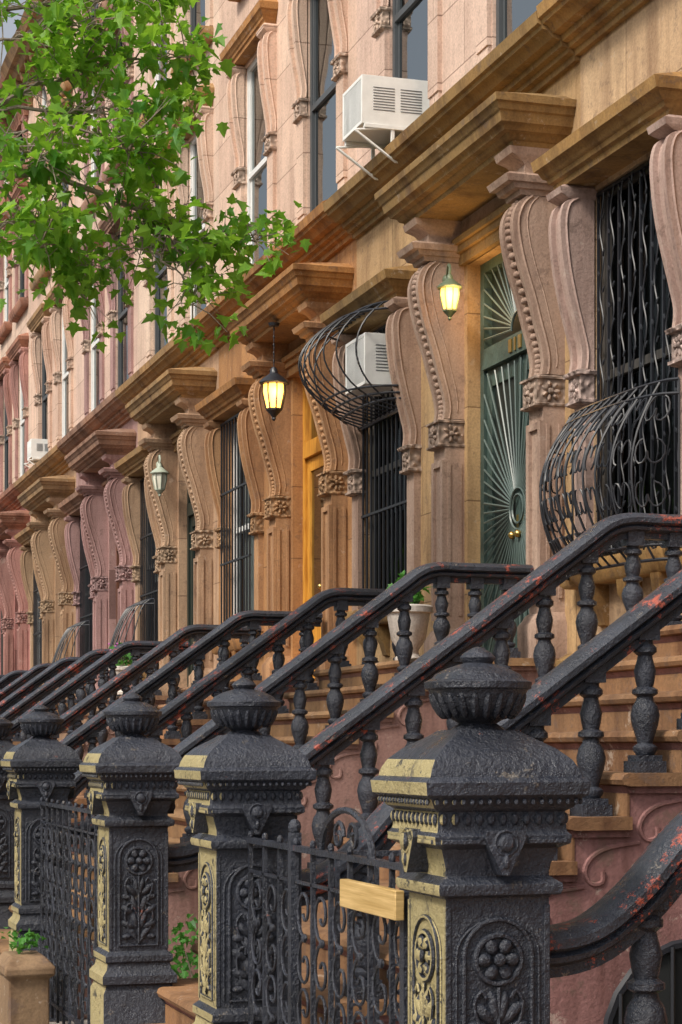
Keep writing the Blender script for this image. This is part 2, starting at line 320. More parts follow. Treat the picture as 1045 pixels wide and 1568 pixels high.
DGREEN=paint('door_green',(.030,.052,.046),(.06,.08,.075),.75,.5,.15)
DOORM=[plain('door_brown',(.12,.05,.03),.4),plain('door_brown2',(.12,.05,.03),.4),DGREEN,
       woodmat('door_golden_oak',(.42,.17,.02),(.66,.33,.05),(12,12,1.5)),plain('door_black',(.02,.03,.025),.35)]
GIR=plain('green_iron',(.10,.14,.13),.4); GBACK=plain('door_backing_panel',(.016,.026,.024),.5)
for k in range(9):
    d,w=D[k],W[k]; y0,y1=d-1.4,D[k+1]-1.4
    ca,cb,cs=cols[k]
    base=stone('facade_stone_%d'%k,ca,(1.6,.75)); trim=stone('trim_stone_%d'%k,cb,tint=(cb[0]*1.35,cb[1]*1.15,cb[2]*.95),wear=1.2); sur=stone('surround_stone_%d'%k,cs); cv=carved('carved_stone_%d'%k,cs)
    up=UP[k%3]; cvu=carved('carved_upper_%d'%k,(.60,.44,.34))
    H=empty('brownstone_house')
    ud,uw=d-.3,w-.6; UH=.56; PH=.68
    wl=MB()
    wallgrid(wl,y0,y1,-1.78,4.8,[(d-.8,d+.8,.62,3.86),(w-PH,w+PH,1.25,3.8),(w-.5,w+.5,-1.1,.1)],0)
    fl=[(5.24,7.75),(8.75,10.75),(11.35,12.4)]
    wallgrid(wl,y0,y1,4.8,12.75,[(c-UH,c+UH,a,b) for c in (ud,uw) for a,b in fl],1)
    wl.obj('walls',[base,up],H,smooth=False)
    cr=MB(); cr.box(XW+.42,16,y0+.01,y1-.01,-1.78,12.9,0); cr.obj('rooms_and_roof',[DARK],H,smooth=False)
    s=MB(); door_surround(s,d); s.obj('door_surround',[sur,trim,cv],H)
    s=MB(); win_surround(s,w,PH,1.25,3.8,base=2.34); s.obj('parlor_window_surround',[sur,trim,cv],H)
    s=MB()
    for c in (ud,uw):
        win_surround(s,c,UH,5.42,7.75,.15,.2,6.42,.26,False); win_surround(s,c,UH,8.75,10.75,.15,.2,9.7,.26)
        win_surround(s,c,UH,11.35,12.3,.10,.12,11.6,.22)
        for (za,zb) in ((5.25,6.35),(8.8,9.6)):
            for sg in (-1,1):
                yy=c+sg*(UH+.13); s.box(XW-.028,XW+.01,yy-.11,yy+.11,za,zb,0)
    s.obj('upper_window_surrounds',[up if k not in (5,7) else sur,trim if k!=2 else up,cvu],H)
    s=MB(); jz=[0,.02,-.01,.015,0,.01,-.01,0,.01][k]
    bp=[(4.78,-.01),(4.78,.04),(4.82,.05),(4.83,.09),(4.86,.10),(4.87,.14),(4.91,.15),(4.92,.21),(4.965,.25),(4.975,.285),(5.0,.295),(5.01,.32),(5.09,.335),(5.11,.29),(5.17,.05),(5.2,-.01)]
    s.prof([(XW-p,z+jz) for z,p in bp],y0+.002,y1-.002)
    wt=[(.42,-.01),(.42,.05),(.5,.06),(.55,.10),(.6,.10),(.66,-.01)]
    s.prof([(XW-p,z) for z,p in wt],y0+.002,d-.9); s.prof([(XW-p,z) for z,p in wt],d+.9,y1-.002)
    for i in range(3):
        yy=w-.5+i*.5; s.prof([(XW+.01,1.09),(XW-.13,1.09),(XW-.12,1.0),(XW-.06,.92),(XW-.03,.82),(XW+.01,.8)],yy-.06,yy+.06)
    rc=[(12.62,-.01),(12.62,.06),(12.72,.10),(12.74,.35),(12.84,.42),(12.86,.5),(12.96,.56),(13.02,.6),(13.06,.55),(13.1,-.01)]
    s.prof([(XW-p,z) for z,p in rc],y0+.002,y1-.002,0)
    for i in range(9):
        yy=y0+.3+i*(y1-y0-.6)/8; s.prof([(XW+.01,12.74),(XW-.34,12.74),(XW-.3,12.6),(XW-.14,12.5),(XW-.08,12.3),(XW+.01,12.3)],yy-.06,yy+.06)
    s.obj('cornices',[trim],H)
    rng=random.Random(k*5+1); s=MB()
    window(s,w,PH,1.25,3.8,[0,0,0,1,0,0,1,0,0][k],[0,0,0,.02,.4,0,.3,0,0][k])
    window(s,w,.5,-1.1,.1,0,0)
    for ci,c in enumerate((ud,uw)):
        for a,b in fl:
            wf=k>=4 and rng.random()<.4
            cu=rng.choice([0,0,.5]) if k<3 else rng.choice([0,.45,0,.6,.02])
            if k<=2 or (k==3 and ci==0): wf,cu=False,(0 if a<8 else cu)
            if k==3 and ci==1 and a<6: wf,cu=True,.3
            if k==4 and ci==0 and a<6: wf,cu=True,.02
            window(s,c,UH,a,b,1 if wf else 4,cu,.03)
    s.obj('windows',[BFRAME,WFRAME,GLASS,CURT,SASHG],H,smooth=False)
    s=MB(); X=XW+.14; DM=DOORM[k] if k<5 else DOORM[k%2]
    s.box(X-.03,X+.08,d-.8,d-.72,.62,3.86,0); s.box(X-.03,X+.08,d+.72,d+.8,.62,3.86,0); s.box(X-.028,X+.08,d-.72,d+.72,3.78,3.86,0); s.box(X-.05,X+.08,d-.72,d+.72,3.0,3.16,0)
    s.add([(X+.04,d-.72,3.16),(X+.04,d+.72,3.16),(X+.04,d+.72,3.78),(X+.04,d-.72,3.78)],[(0,1,2,3)],1)
    for sg in (-1,1):
        ya,yb=(d-.715,d-.006) if sg<0 else (d+.006,d+.715)
        s.box(X+.02,X+.07,ya,yb,.63,2.995,0)
        for (u,v) in ((ya,ya+.11),(yb-.11,yb)): s.box(X-.005,X+.021,u,v,.631,2.994,0)
        for (u,v) in ((.632,.85),(1.32,1.45),(2.86,2.993)): s.box(X-.004,X+.022,ya+.11,yb-.11,u,v,0)
        s.box(X+.005,X+.022,ya+.16,yb-.16,.92,1.26,0)
        s.add([(X+.016,ya+.11,1.45),(X+.016,yb-.11,1.45),(X+.016,yb-.11,2.86),(X+.016,ya+.11,2.86)],[(0,1,2,3)],1)
        s.ell((X-.06,d+sg*.06,1.62),(.03,.03,.03),3); s.box(X-.012,X-.004,d+sg*.06-.025,d+sg*.06+.025,1.5,1.78,3)
    s.box(X-.02,X+.005,d-.02,d+.02,.63,2.99,0)
    if k==2:
        xi=X-.035
        def ray(cy,cz,an,r0,ylim,z0l,z1l):
            dy,dz=math.cos(an),math.sin(an); t=9
            if dy>1e-6: t=min(t,(ylim[1]-cy)/dy)
            if dy<-1e-6: t=min(t,(ylim[0]-cy)/dy)
            if dz>1e-6: t=min(t,(z1l-cz)/dz)
            if dz<-1e-6: t=min(t,(z0l-cz)/dz)
            if t>r0: s.tube([(xi,cy+dy*r0,cz+dz*r0),(xi,cy+dy*t,cz+dz*t)],.0085,5,2)
        for i in range(56): ray(d,1.82,2*math.pi*(i+.5)/56,.16,(d-.7,d+.7),.66,2.96)
        for i in range(25): ray(d,3.2,math.pi*(i+.5)/25,.13,(d-.7,d+.7),3.17,3.77)
        for cz,r in ((1.82,.16),(1.82,.11)): s.tube([(xi,d+r*math.cos(a*.3307),cz+r*math.sin(a*.3307)) for a in range(20)],.01,5,2)
        s.tube([(xi,d+.13*math.cos(a*.2618),3.2+.13*math.sin(a*.2618)) for a in range(13)],.01,5,2)
        s.box(X-.062,X-.051,d-.12,d-.06,3.03,3.13,3); s.box(X-.062,X-.051,d-.01,d+.02,3.03,3.13,3); s.box(X-.062,X-.051,d+.07,d+.13,3.03,3.13,3)
    s.obj('entrance_door',[DM,GLASS if k!=2 else GBACK,BAR if k!=2 else GIR,BRASS],H)

# ---------------------------------------------------------------- stoops
RAILS={0:(2.7,5.16),1:(7.75,10.02),2:(13.08,15.45),3:(18.25,20.5),4:(23.9,26.1)}
for k in range(5,9): RAILS[k]=(D[k]-1.1,D[k]+1.2)
XL=4.65; TR=.2515; RS=.183
def baluster_mesh(h):
    b=MB(0); b.box(-.068,.068,-.068,.068,0,.05); b.box(-.055,.055,-.055,.055,.05,.075)
    s=(h-.13)/.49; g=1.25
    pr=[(.03,0),(.042,.02),(.042,.035),(.026,.05),(.03,.07),(.045,.13),(.05,.17),(.043,.21),(.03,.235),(.028,.25),(.044,.262),(.044,.28),(.028,.292),(.033,.32),(.038,.36),(.027,.41),(.025,.425),(.040,.44),(.040,.46),(.028,.475),(.028,.49)]
    b.lathe(0,0,[(r*g,.075+z*s) for r,z in pr],14); b.box(-.048,.048,-.048,.048,.075+.49*s,h+.03); return b.mesh('baluster',[IRON])
BAL=baluster_mesh(.62); BALL=baluster_mesh(.54)
SEC=[(-.03,-.14),(-.03,-.11),(-.066,-.095),(-.072,-.080),(-.055,-.070),(-.086,-.055),(-.088,-.03),(-.065,-.008),(-.02,.002),(.02,.002),(.065,-.008),(.088,-.03),(.086,-.055),(.055,-.070),(.072,-.080),(.066,-.095),(.03,-.11),(.03,-.14)]
def rtop(x): return 1.27-.728*(XL-x)
RP=smoothp([(2.13,-.50),(2.22,-.505),(2.33,-.475),(2.46,-.375),(2.62,rtop(2.62)),(2.9,rtop(2.9))],5)+smoothp([(3.4,rtop(3.4)),(4.0,rtop(4.0)),(4.45,rtop(4.45)),(4.62,1.245),(4.76,1.285),(4.95,1.285),(5.46,1.285)],5)
def rail(mb,y):
    n=len(SEC); vs=[];fs=[]
    for i,(x,z) in enumerate(RP):
        a=RP[max(i-1,0)];b=RP[min(i+1,len(RP)-1)]; t=Vector((b[0]-a[0],b[1]-a[1])).normalized(); nx,nz=-t.y,t.x
        for (yy,h) in SEC: vs.append((x+nx*h,y+yy,z+nz*h))
    for i in range(len(RP)-1):
        for j in range(n): q=(j+1)%n; fs.append((i*n+j,i*n+q,(i+1)*n+q,(i+1)*n+j))
    fs.append(tuple(range(n))); fs.append(tuple(range((len(RP)-1)*n,len(RP)*n))); mb.add(vs,fs,0)
stc=[((.25,.15,.08),(.26,.135,.12)),((.26,.15,.075),(.29,.15,.145)),((.28,.175,.09),(.33,.20,.175)),((.28,.16,.085),(.31,.17,.14)),((.30,.20,.13),(.31,.2,.17))]
for k in range(9):
    ya,yb=RAILS[k]; S=empty('stone_stoop')
    tc,sc_=stc[k] if k<5 else stc[k%5]
    tm=stone('tread_stone_%d'%k,tc,tint=(tc[0]*1.4,tc[1]*1.25,tc[2]*1.1),wear=1.4); sm=stone('stringer_stone_%d'%k,sc_,wear=1.4)
    a,b=ya-.10,yb+.10
    st=MB()
    pts=[(XW,-1.78),(XW,.56),(XL,.56)]
    for i in range(12):
        zt=.62-RS*(i+1); xa=XL-TR*(i+1); pts+= [(XL-TR*i,zt-.06),(xa,zt-.06)]
    pts+=[(XL-TR*12,-1.78)]
    st.prof(pts,a,b,1)
    def slab(x0,x1,zt):
        st.prof([(x1,zt),(x1,zt-.055),(x0-.01,zt-.055),(x0-.04,zt-.048),(x0-.05,zt-.028),(x0-.04,zt-.008),(x0-.02,zt)],a-.045,b+.045,0)
        st.prof([(x1+.0,zt-.0555),(x1,zt-.085),(x0-.0,zt-.085),(x0-.018,zt-.0555)],a-.018,b+.018,1)
    slab(XL,XW-.01,.62)
    for i in range(12): slab(XL-TR*(i+1),XL-TR*i-.001,.62-RS*(i+1))
    for i in range(12): st.box(XL-TR*i-.006,XL-TR*i+.004,a-.004,b+.004,.62-RS*(i+1)+.001,.62-RS*i-.086,0)
    for yy in (a,b):
        for i in range(10):
            x=XL-TR*(i+1)+.1; z=.62-RS*(i+1)-.10
            P=[(x+.20,z-.01),(x+.06,z-.03),(x-.02,z-.07),(x-.05,z-.13),(x-.02,z-.18),(x+.03,z-.175),(x+.035,z-.13)]
            st.tube([(u,yy,v) for u,v in smoothp(P,3)],.011,6,1)
        st.box(1.62,XW-.01,yy-.03,yy+.03,-1.78,-1.55,1)
        if yy==a:
            cx,rad=3.95,.42
            st.prof([(cx-rad,-1.55),(cx-rad,-1.25)]+[(cx-rad*math.cos(t*math.pi/12),-1.25+rad*math.sin(t*math.pi/12)) for t in range(13)]+[(cx+rad,-1.55)],yy-.02,yy+.02,2)
            st.tube([(cx-rad,yy-.02,-1.55)]+[(cx-rad*math.cos(t*math.pi/12),yy-.02,-1.25+rad*math.sin(t*math.pi/12)) for t in range(13)]+[(cx+rad,yy-.02,-1.55)],.022,6,3)
            for i in range(7): st.tube([(cx-.36+i*.12,yy-.04,-1.55),(cx-.36+i*.12,yy-.04,-1.25+.42*math.sqrt(max(0,1-((-.36+i*.12)/.42)**2)))],.01,5,3)
    st.obj('steps',[tm,sm,DARK,BAR],S)
    rb=MB()
    for y in (ya,yb): rail(rb,y)
    rb.obj('handrails',[IRONW],S)
    for y in (ya,yb):
        for i in range(9): put('baluster',BAL,S,(XL-TR*(i+.5),y,.62-RS*(i+1)+CZ))
        for i in range(3): put('landing_baluster',BALL,S,(4.80+.25*i,y,.62+CZ))

# ---------------------------------------------------------------- newel post
def newel_mesh():
    b=MB(0)
    z=lambda v:v+CZ
    def sq(l): b.rings([(-h,h,-h,h,z(q)) for h,q in l])
    sq([(.205,-1.78),(.205,-1.50),(.195,-1.47),(.185,-1.45),(.185,-1.24),(.175,-1.22),(.168,-1.20),(.19,-1.19),(.19,-1.15),(.165,-1.12),(.16,-1.09),(.172,-1.08),(.172,-1.05),(.15,-1.03),
        (.15,-.41),(.155,-.405),(.175,-.40),(.18,-.385),(.178,-.37),(.162,-.36),(.15,-.35),(.15,-.33),(.165,-.285),(.168,-.275),(.195,-.262),(.198,-.24),(.188,-.23),(.186,-.222),(.183,-.175),(.20,-.165),(.215,-.14),(.232,-.13),(.236,-.095),(.226,-.085),
        (.218,-.082),(.212,-.06),(.198,-.035),(.165,-.005),(.120,.022),(.10,.034),(.086,.046)])
    b.lathe(0,0,[(.086,z(.04)),(.066,z(.055)),(.052,z(.064)),(.066,z(.072)),(.092,z(.085)),(.118,z(.11)),(.131,z(.14)),(.138,z(.155)),(.148,z(.16)),(.15,z(.178)),(.138,z(.183)),(.128,z(.188)),(.118,z(.2)),(.086,z(.216)),(.055,z(.226)),(.040,z(.230)),(.046,z(.238)),(.050,z(.246)),(.04,z(.258)),(.02,z(.27)),(.006,z(.276))],28)
    for i in range(22):
        a=2*math.pi*i/22; rot=Matrix.Rotation(a,3,'Z')@Matrix.Rotation(.5,3,'Y')
        b.ell((.113*math.cos(a),.113*math.sin(a),z(.112)),(.014,.0125,.042),0,6,6,rot)
    for q in range(4):
        b.M=Matrix.Rotation(q*math.pi/2,4,'Z')
        for i in range(11): b.ell((-.17+.034*i,-.188,z(-.195)),(.012,.010,.017),0,6,5)
        for i in range(17): b.ell((-.20+.025*i,-.220,z(-.148)),(.009,.007,.009),0,5,4)
        b.prof([(-.055,z(-.225)),(.055,z(-.225)),(.06,z(-.245)),(.010,z(-.345)),(-.010,z(-.345)),(-.06,z(-.245))],-.212,-.15)
        b.ell((0,-.214,z(-.258)),(.024,.014,.024)); b.ell((0,-.212,z(-.308)),(.011,.012,.02))
        b.tube([(.033*math.cos(t*.524),-.211,z(-.258)+.033*math.sin(t*.524)) for t in range(13)],.005,5)
        for sx in (-1,1): b.box(min(sx*.07,sx*.18),max(sx*.07,sx*.18),-.203,-.15,z(-.260),z(-.249))
        arch=[(-.098,-.153,z(-1.0))]+[(-.098*math.cos(t*math.pi/12),-.153,z(-.565)+.098*math.sin(t*math.pi/12)) for t in range(13)]+[(.098,-.153,z(-1.0)),(-.098,-.153,z(-1.0))]
        b.tube(arch,.007,6)
        b.tube([(x*1.22,-.151,zz) for x,_,zz in arch[:-1]],.0045,5)
        for sx in (-1,1): b.box(min(sx*.135,sx*.151),max(sx*.135,sx*.151),-.153,-.14,z(-1.02),z(-.43))
        cz=z(-.575)
        b.tube([(.066*math.cos(t*.3307),-.154,cz+.066*math.sin(t*.3307)) for t in range(20)],.009,6)
        for i in range(6):
            a=i*math.pi/3; b.ell((.040*math.cos(a),-.156,cz+.040*math.sin(a)),(.024,.013,.019),0,6,5,Matrix.Rotation(-a,3,'Y'))
        b.ell((0,-.166,cz),(.018,.014,.018))
        for sx in (-1,1):
            for (x,zz,an,L,wd) in [(.012,-.705,1.35,.05,.017),(.040,-.72,.75,.045,.018),(.062,-.755,.1,.030,.016),(.025,-.79,1.2,.05,.018),(.058,-.82,.55,.04,.018),(.022,-.87,1.3,.05,.018),(.055,-.895,.4,.042,.018),(.03,-.94,.9,.045,.017),(.062,-.955,-.1,.028,.014)]:
                b.ell((sx*x,-.151,z(zz)),(L,.016,wd),0,6,6,Matrix.Rotation(-(an if sx>0 else math.pi-an),3,'Y'))
            b.tube([(sx*u,-.158,z(v)) for u,v in smoothp([(0,-.98),(.045,-.93),(.07,-.86),(.06,-.80),(.035,-.79),(.035,-.82)],3)],.006,5)
            b.tube([(sx*u,-.158,z(v)) for u,v in smoothp([(0,-.86),(.03,-.80),(.06,-.74),(.07,-.69),(.05,-.66),(.035,-.68)],3)],.006,5)
        b.tube([(0,-.158,z(-.99)),(0,-.158,z(-.65))],.007,5)
    b.M=None
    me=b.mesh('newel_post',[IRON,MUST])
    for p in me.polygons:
        if p.normal.x<-.72 and p.center.x<-.13 and p.center.z<z(.03): p.material_index=1  # street-facing faces take the ochre with the light painted in
    return me
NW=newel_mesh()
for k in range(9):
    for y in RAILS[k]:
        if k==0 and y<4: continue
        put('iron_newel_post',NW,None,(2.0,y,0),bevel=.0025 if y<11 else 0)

# ---------------------------------------------------------------- fences
def spiral(mb,x,cy,cz,r,turns,sg,start,rad,plane='YZ',m=0):
    P=[]
    n=int(turns*12)
    for i in range(n+1):
        a=start+sg*i/12*2*math.pi; q=r*(1-.8*i/n)
        P.append((x,cy+q*math.cos(a),cz+q*math.sin(a)) if plane=='YZ' else (cy+q*math.cos(a),x,cz+q*math.sin(a)))
    mb.tube(P,rad,5,m)
def fence(y0,y1,x=1.97,zt=-.36,gate=True):
    b=MB(); n=max(3,int((y1-y0)/.21)); ys=[y0+(y1-y0)*i/n for i in range(n+1)]
    b.box(x-.018,x+.018,y0,y1,zt-.015,zt+.005); b.box(x-.008,x+.008,y0,y1,zt-.13,zt-.12); b.box(x-.012,x+.012,y0,y1,-1.61,-1.59)
    for i,y in enumerate(ys):
        b.box(x-.008,x+.008,y-.008,y+.008,-1.7,zt-.015)
        b.ell((x,y,zt+.015),(.012,.012,.018))
        if i<n:
            yc=(y+ys[i+1])/2; h=(ys[i+1]-y)/2-.012
            for q in range(3):
                zz=-.68-.34*q
                spiral(b,x,yc,zz+h,h,1.2,1,-1.57,.006); spiral(b,x,yc,zz-h,h,1.2,-1,1.57,.006)
                b.ell((x,yc,zz),(.012,.016,.016),0,6,5)
    if gate:
        c=y0+(y1-y0)*.42
        b.tube([(x,c-.28*math.cos(t*math.pi/12),zt+.15*math.sin(t*math.pi/12)) for t in range(13)],.012,6)
        spiral(b,x,c-.08,zt+.06,.055,1.4,1,0,.008); spiral(b,x,c+.08,zt+.06,.055,1.4,-1,3.14,.008)
        for y in (c-.62,c+.62): b.box(x-.02,x+.02,y-.02,y+.02,-1.78,zt+.05); b.ell((x,y,zt+.07),(.025,.025,.03))
    return b.obj('iron_fence',[IRON])
fence(5.38,7.53); fence(10.25,12.86,gate=False); fence(15.7,18.0,gate=False); fence(20.8,23.6,gate=False)
g=MB(); y=6.9
g.box(2.12,2.75,y-.012,y+.012,-.40,-.38); g.box(2.12,2.75,y-.012,y+.012,-1.5,-1.48)
for i in range(5):
    x=2.13+i*.15; g.box(x-.008,x+.008,y-.008,y+.008,-1.7,-.38)
    if i<4:
        for zz in (-.6,-.9,-1.2): spiral(g,y,x+.075,zz+.06,.06,1.3,1,-1.57,.006,'XZ'); spiral(g,y,x+.075,zz-.06,.06,1.3,-1,1.57,.006,'XZ')
g.obj('iron_gate',[IRON])
pb=MB(); pb.box(1.915,1.945,5.62,6.18,-.52,-.43); pb.box(1.945,1.952,5.66,5.69,-.50,-.45); pb.obj('wooden_board',[woodmat('pine_board',(.42,.27,.09),(.66,.46,.20),(4,1.2,34))],bevel=.004)

# ---------------------------------------------------------------- window guards
def bars(c,hw,z0,z1,x,vine=False,step=.12,name='window_guard_grille'):
    b=MB(); n=int(2*hw/step)
    for i in range(n+1):
        y=c-hw+2*hw*i/n; b.box(x-.008,x+.008,y-.008,y+.008,z0,z1)
        if vine and i<n:
            yc=y+hw/n; P=[(x-.012,yc+.030*math.sin(t*.9+i),z0+(z1-z0)*t/40) for t in range(41)]
            b.tube(P,.006,5)
            for t in range(1,40,2):
                sg=1 if (t//2)%2 else -1
                b.ell((x-.018,yc+sg*.036,z0+(z1-z0)*t/40),(.008,.028,.012),0,6,4,Matrix.Rotation(sg*.9,3,'X'))
    for z in [z0,z0+(z1-z0)*.33,z0+(z1-z0)*.66,z1-.02] if not vine else (z0,z1-.02): b.box(x-.014,x+.014,c-hw-.02,c+hw+.02,z,z+.022)
    return b.obj(name,[BAR])
def basket(c,hw,z0,z1,p,x0,curl=False,prof=None,nb=15,rings=(0,.08,.92,1)):
    b=MB()
    pf=prof or (lambda t:math.sin(math.pi*min(1,max(0,t)))**.55)
    def pt(u,t):
        q=pf(t); s=max(0,1-abs(u)**2.6)**.5
        return (x0-p*q*s-.01,c+hw*u,z0+(z1-z0)*t)
    for i in range(nb+1):
        u=-1+2*i/nb; b.tube([pt(u,t/14) for t in range(15)],.0085,5)
        if curl and i<nb:
            for t in (.13,.36,.60,.84):
                for sg in (-1,1):
                    P=[]
                    for s in range(9):
                        a=s/8*math.pi*1.5; P.append(pt(u+1/nb+sg*(1-math.cos(a))*.40/nb,min(1,max(0,t+.07*math.sin(a)*(1 if i%2 else -1)))))
                    b.tube(P,.0065,5)
    for t in rings: b.tube([pt(-1+2*i/28,t) for i in range(29)],.011,5)
    return b.obj('window_guard_basket',[BAR])
bars(11.82,.66,1.3,3.78,XW+.02,True,.165)
basket(11.82,.80,1.15,2.25,.44,XW-.10,True,prof=lambda t:(math.sin(math.pi*(t*.86+.07))**.6 if t<.55 else math.sin(math.pi*(t*.86+.07))**.9),nb=13)
bars(16.93,.66,1.3,3.78,XW-.02,False)
basket(16.93,.76,2.95,3.90,.72,XW-.05,False,nb=12,rings=(0,.05,.10,.16,.86,.93,1))
bars(22.1,.66,1.3,3.78,XW-.10,False,.13)
bars(27.2,.66,1.3,3.78,XW-.02,False,.13); bars(6.4,.66,1.3,3.78,XW,True)
for c in (27.2,32.2): basket(c,.7,1.2,2.0,.5,XW-.1,False,nb=11,prof=lambda t:(1-t)**.5*.9+.12)
for c in (32.2,37.4): bars(c,.66,1.3,3.78,XW-.02,False,.13)

# ---------------------------------------------------------------- air conditioners
def ac(x0,x1,y0,y1,z0,z1,brace=True):
    b=MB(); b.box(x0+.01,x1,y0,y1,z0,z1,0); b.box(x0,x0+.012,y0,y0+.025,z0,z1,0); b.box(x0,x0+.012,y1-.025,y1,z0,z1,0); b.box(x0,x0+.012,y0+.025,y1-.025,z1-.03,z1,0); b.box(x0,x0+.012,y0+.025,y1-.025,z0,z0+.03,0)
    b.box(x0+.004,x0+.0112,y0+.025,y1-.025,z0+.03,z1-.03,1)
    n=16
    for i in range(n):
        y=y0+.04+(y1-y0-.08)*i/(n-1); b.box(x0+.001,x0+.006,y-.005,y+.005,z0+.03,z1-.03,0)
    L=x1-x0
    for q in range(2):
        for i in range(9):
            z=z0+.12+i*(z1-z0-.2)/9; xa=x0+.10+q*L*.38; b.box(xa,xa+L*.3,y0-.004,y0+.001,z,z+.008,1)
    if brace:
        b.box(x0+.02,x1+.2,y0-.01,y0+.03,z0-.035,z0-.002,0); b.box(x0+.02,x1+.2,y1-.03,y1+.01,z0-.035,z0-.002,0)
        for y in (y0+.01,y1-.01): b.tube([(x0-.06,y,z0-.06),(x0+.30,y,z0-.30),(x0+.34,y,z0-.30)],.013,6,0); b.tube([(x0-.06,y,z0-.06),(x0+.25,y,z0-.02)],.012,6,0); b.box(x0+.26,x0+.29,y-.012,y+.012,z0-.28,z0-.03,0)
    return b.obj('window_air_conditioner',[WHITEM,GREY],bevel=.006)
ac(5.14,5.78,15.95,16.5,5.25,5.66)
ac(5.36,5.78,16.55,17.12,3.17,3.62,False)
ac(5.4,5.78,36.5,37.0,5.3,5.64)

# ---------------------------------------------------------------- lanterns
LIT=plain('lit_lamp_glass',(.9,.6,.2),.4,0,(1,.44,.07),5); FRG=plain('frosted_lamp_glass',(.75,.72,.6),.3)
def lantern(x,y,zc,s,lit,chain=None,body=None,arm=None,name='hanging_lantern'):
    b=MB(); n=8; root=empty(name)
    b.lathe(x,y,[(.015*s,zc+.20*s),(.03*s,zc+.18*s),(.035*s,zc+.15*s),(.10*s,zc+.10*s),(.125*s,zc+.075*s),(.12*s,zc+.065*s),(.09*s,zc+.06*s)],n,0)
    b.lathe(x,y,[(.085*s,zc+.06*s),(.09*s,zc+.0*s),(.06*s,zc-.13*s)],n,1)
    b.lathe(x,y,[(.066*s,zc-.13*s),(.066*s,zc-.145*s),(.04*s,zc-.17*s),(.015*s,zc-.2*s),(.018*s,zc-.215*s),(.004*s,zc-.23*s)],n,0)
    for i in range(n):
        a=2*math.pi*i/n; b.tube([(x+.092*s*math.cos(a),y+.092*s*math.sin(a),zc+.06*s),(x+.095*s*math.cos(a),y+.095*s*math.sin(a),zc),(x+.064*s*math.cos(a),y+.064*s*math.sin(a),zc-.135*s)],.007*s,5,0)
    if chain:
        n2=int((chain-zc-.2*s)/.04)
        b.tube([(x,y,zc+.2*s),(x,y,chain)],.005,5,0)
        for i in range(n2): b.ell((x,y,zc+.2*s+.04*i+.02),(.010 if i%2 else .006,.006 if i%2 else .010,.022),0,6,4)
        b.lathe(x,y,[(.05,chain-.03),(.06,chain)],10,0)
    if arm:
        P=smoothp([(x,y,zc+.2*s),(x+.01,y+.02,zc+.27*s),((x+arm[0])/2,(y+arm[1])/2,zc+.32*s),(arm[0],arm[1],zc+.22*s)],4); b.tube(P,.012,6,0); b.ell((arm[0],arm[1],zc+.22*s),(.04,.04,.05),0)
    b.obj('lantern_body',[body or BAR,LIT if lit else FRG],root)
    if lit:
        l=bpy.data.lights.new('bulb','POINT'); l.energy=lit; l.color=(1,.60,.22); l.shadow_soft_size=.09
        o=bpy.data.objects.new('bulb',l); scene.collection.objects.link(o); o.location=(x,y-.16,zc-.02+CZ); o.parent=root
VERD=plain('verdigris',(.12,.16,.10),.5)
lantern(5.25,19.15,3.53,1.25,7,chain=4.22)
lantern(5.47,14.72,3.55,.85,10,body=VERD,arm=(5.55,15.0),name='wall_lantern')
lantern(5.40,25.28,3.46,1.0,0,body=plain('pale_verdigris',(.42,.47,.38),.5),arm=(5.45,25.57),name='wall_lantern')

# ---------------------------------------------------------------- foliage
LS=[(0,0),(.16,.10),(.42,.12),(.30,.30),(.50,.55),(.26,.56),(.16,.78),(0,1.05)]
def leaves(name,pts,size,mat,parent=None,seed=1,droop=.5):
    rr=random.Random(seed); V=[];F=[]
    for (x,y,z) in pts:
        s=size*rr.uniform(.55,1.3); a=rr.uniform(0,6.283); t=rr.gauss(-.5,.55)*droop*2; r=rr.gauss(0,.55)
        M=Matrix.Rotation(a,3,'Z')@Matrix.Rotation(t,3,'X')@Matrix.Rotation(r,3,'Y'); o=len(V); fold=rr.uniform(.1,.4)
        for sg in (1,-1):
            for (u,v) in LS:
                p=M@Vector((sg*u*s,v*s,abs(u)*s*fold-.18*s*v*v)); V.append((x+p.x,y+p.y,z+p.z))
        n=len(LS); F.append(list(range(o,o+n))); F.append(list(range(o+2*n-1,o+n-1,-1)))
    me=bpy.data.meshes.new(name); me.from_pydata(V,[],F); me.materials.append(mat)
    return put(name,me,parent)
GL=leafmat('maple_leaf',(.05,.22,.03),(.28,.52,.05),.5); BARK=stone('bark',(.34,.29,.24))
T=empty('street_tree'); tb=MB(0); rt=random.Random(11)
tb.tube(smoothp([(.45,13.5,-.02),(.42,13.5,1.5),(.40,13.5,3.2),(.45,13.5,4.7)],4),.20,10,0,.13)
tb.tube(smoothp([(.45,13.5,4.7),(.2,13.8,6.5),(.3,13.9,8.5),(0,13.6,10.5)],4),.12,8,0,.03)
tb.tube(smoothp([(.45,13.5,4.6),(-.6,13.2,6.2),(-1.8,12.8,7.8)],4),.09,8,0,.02)
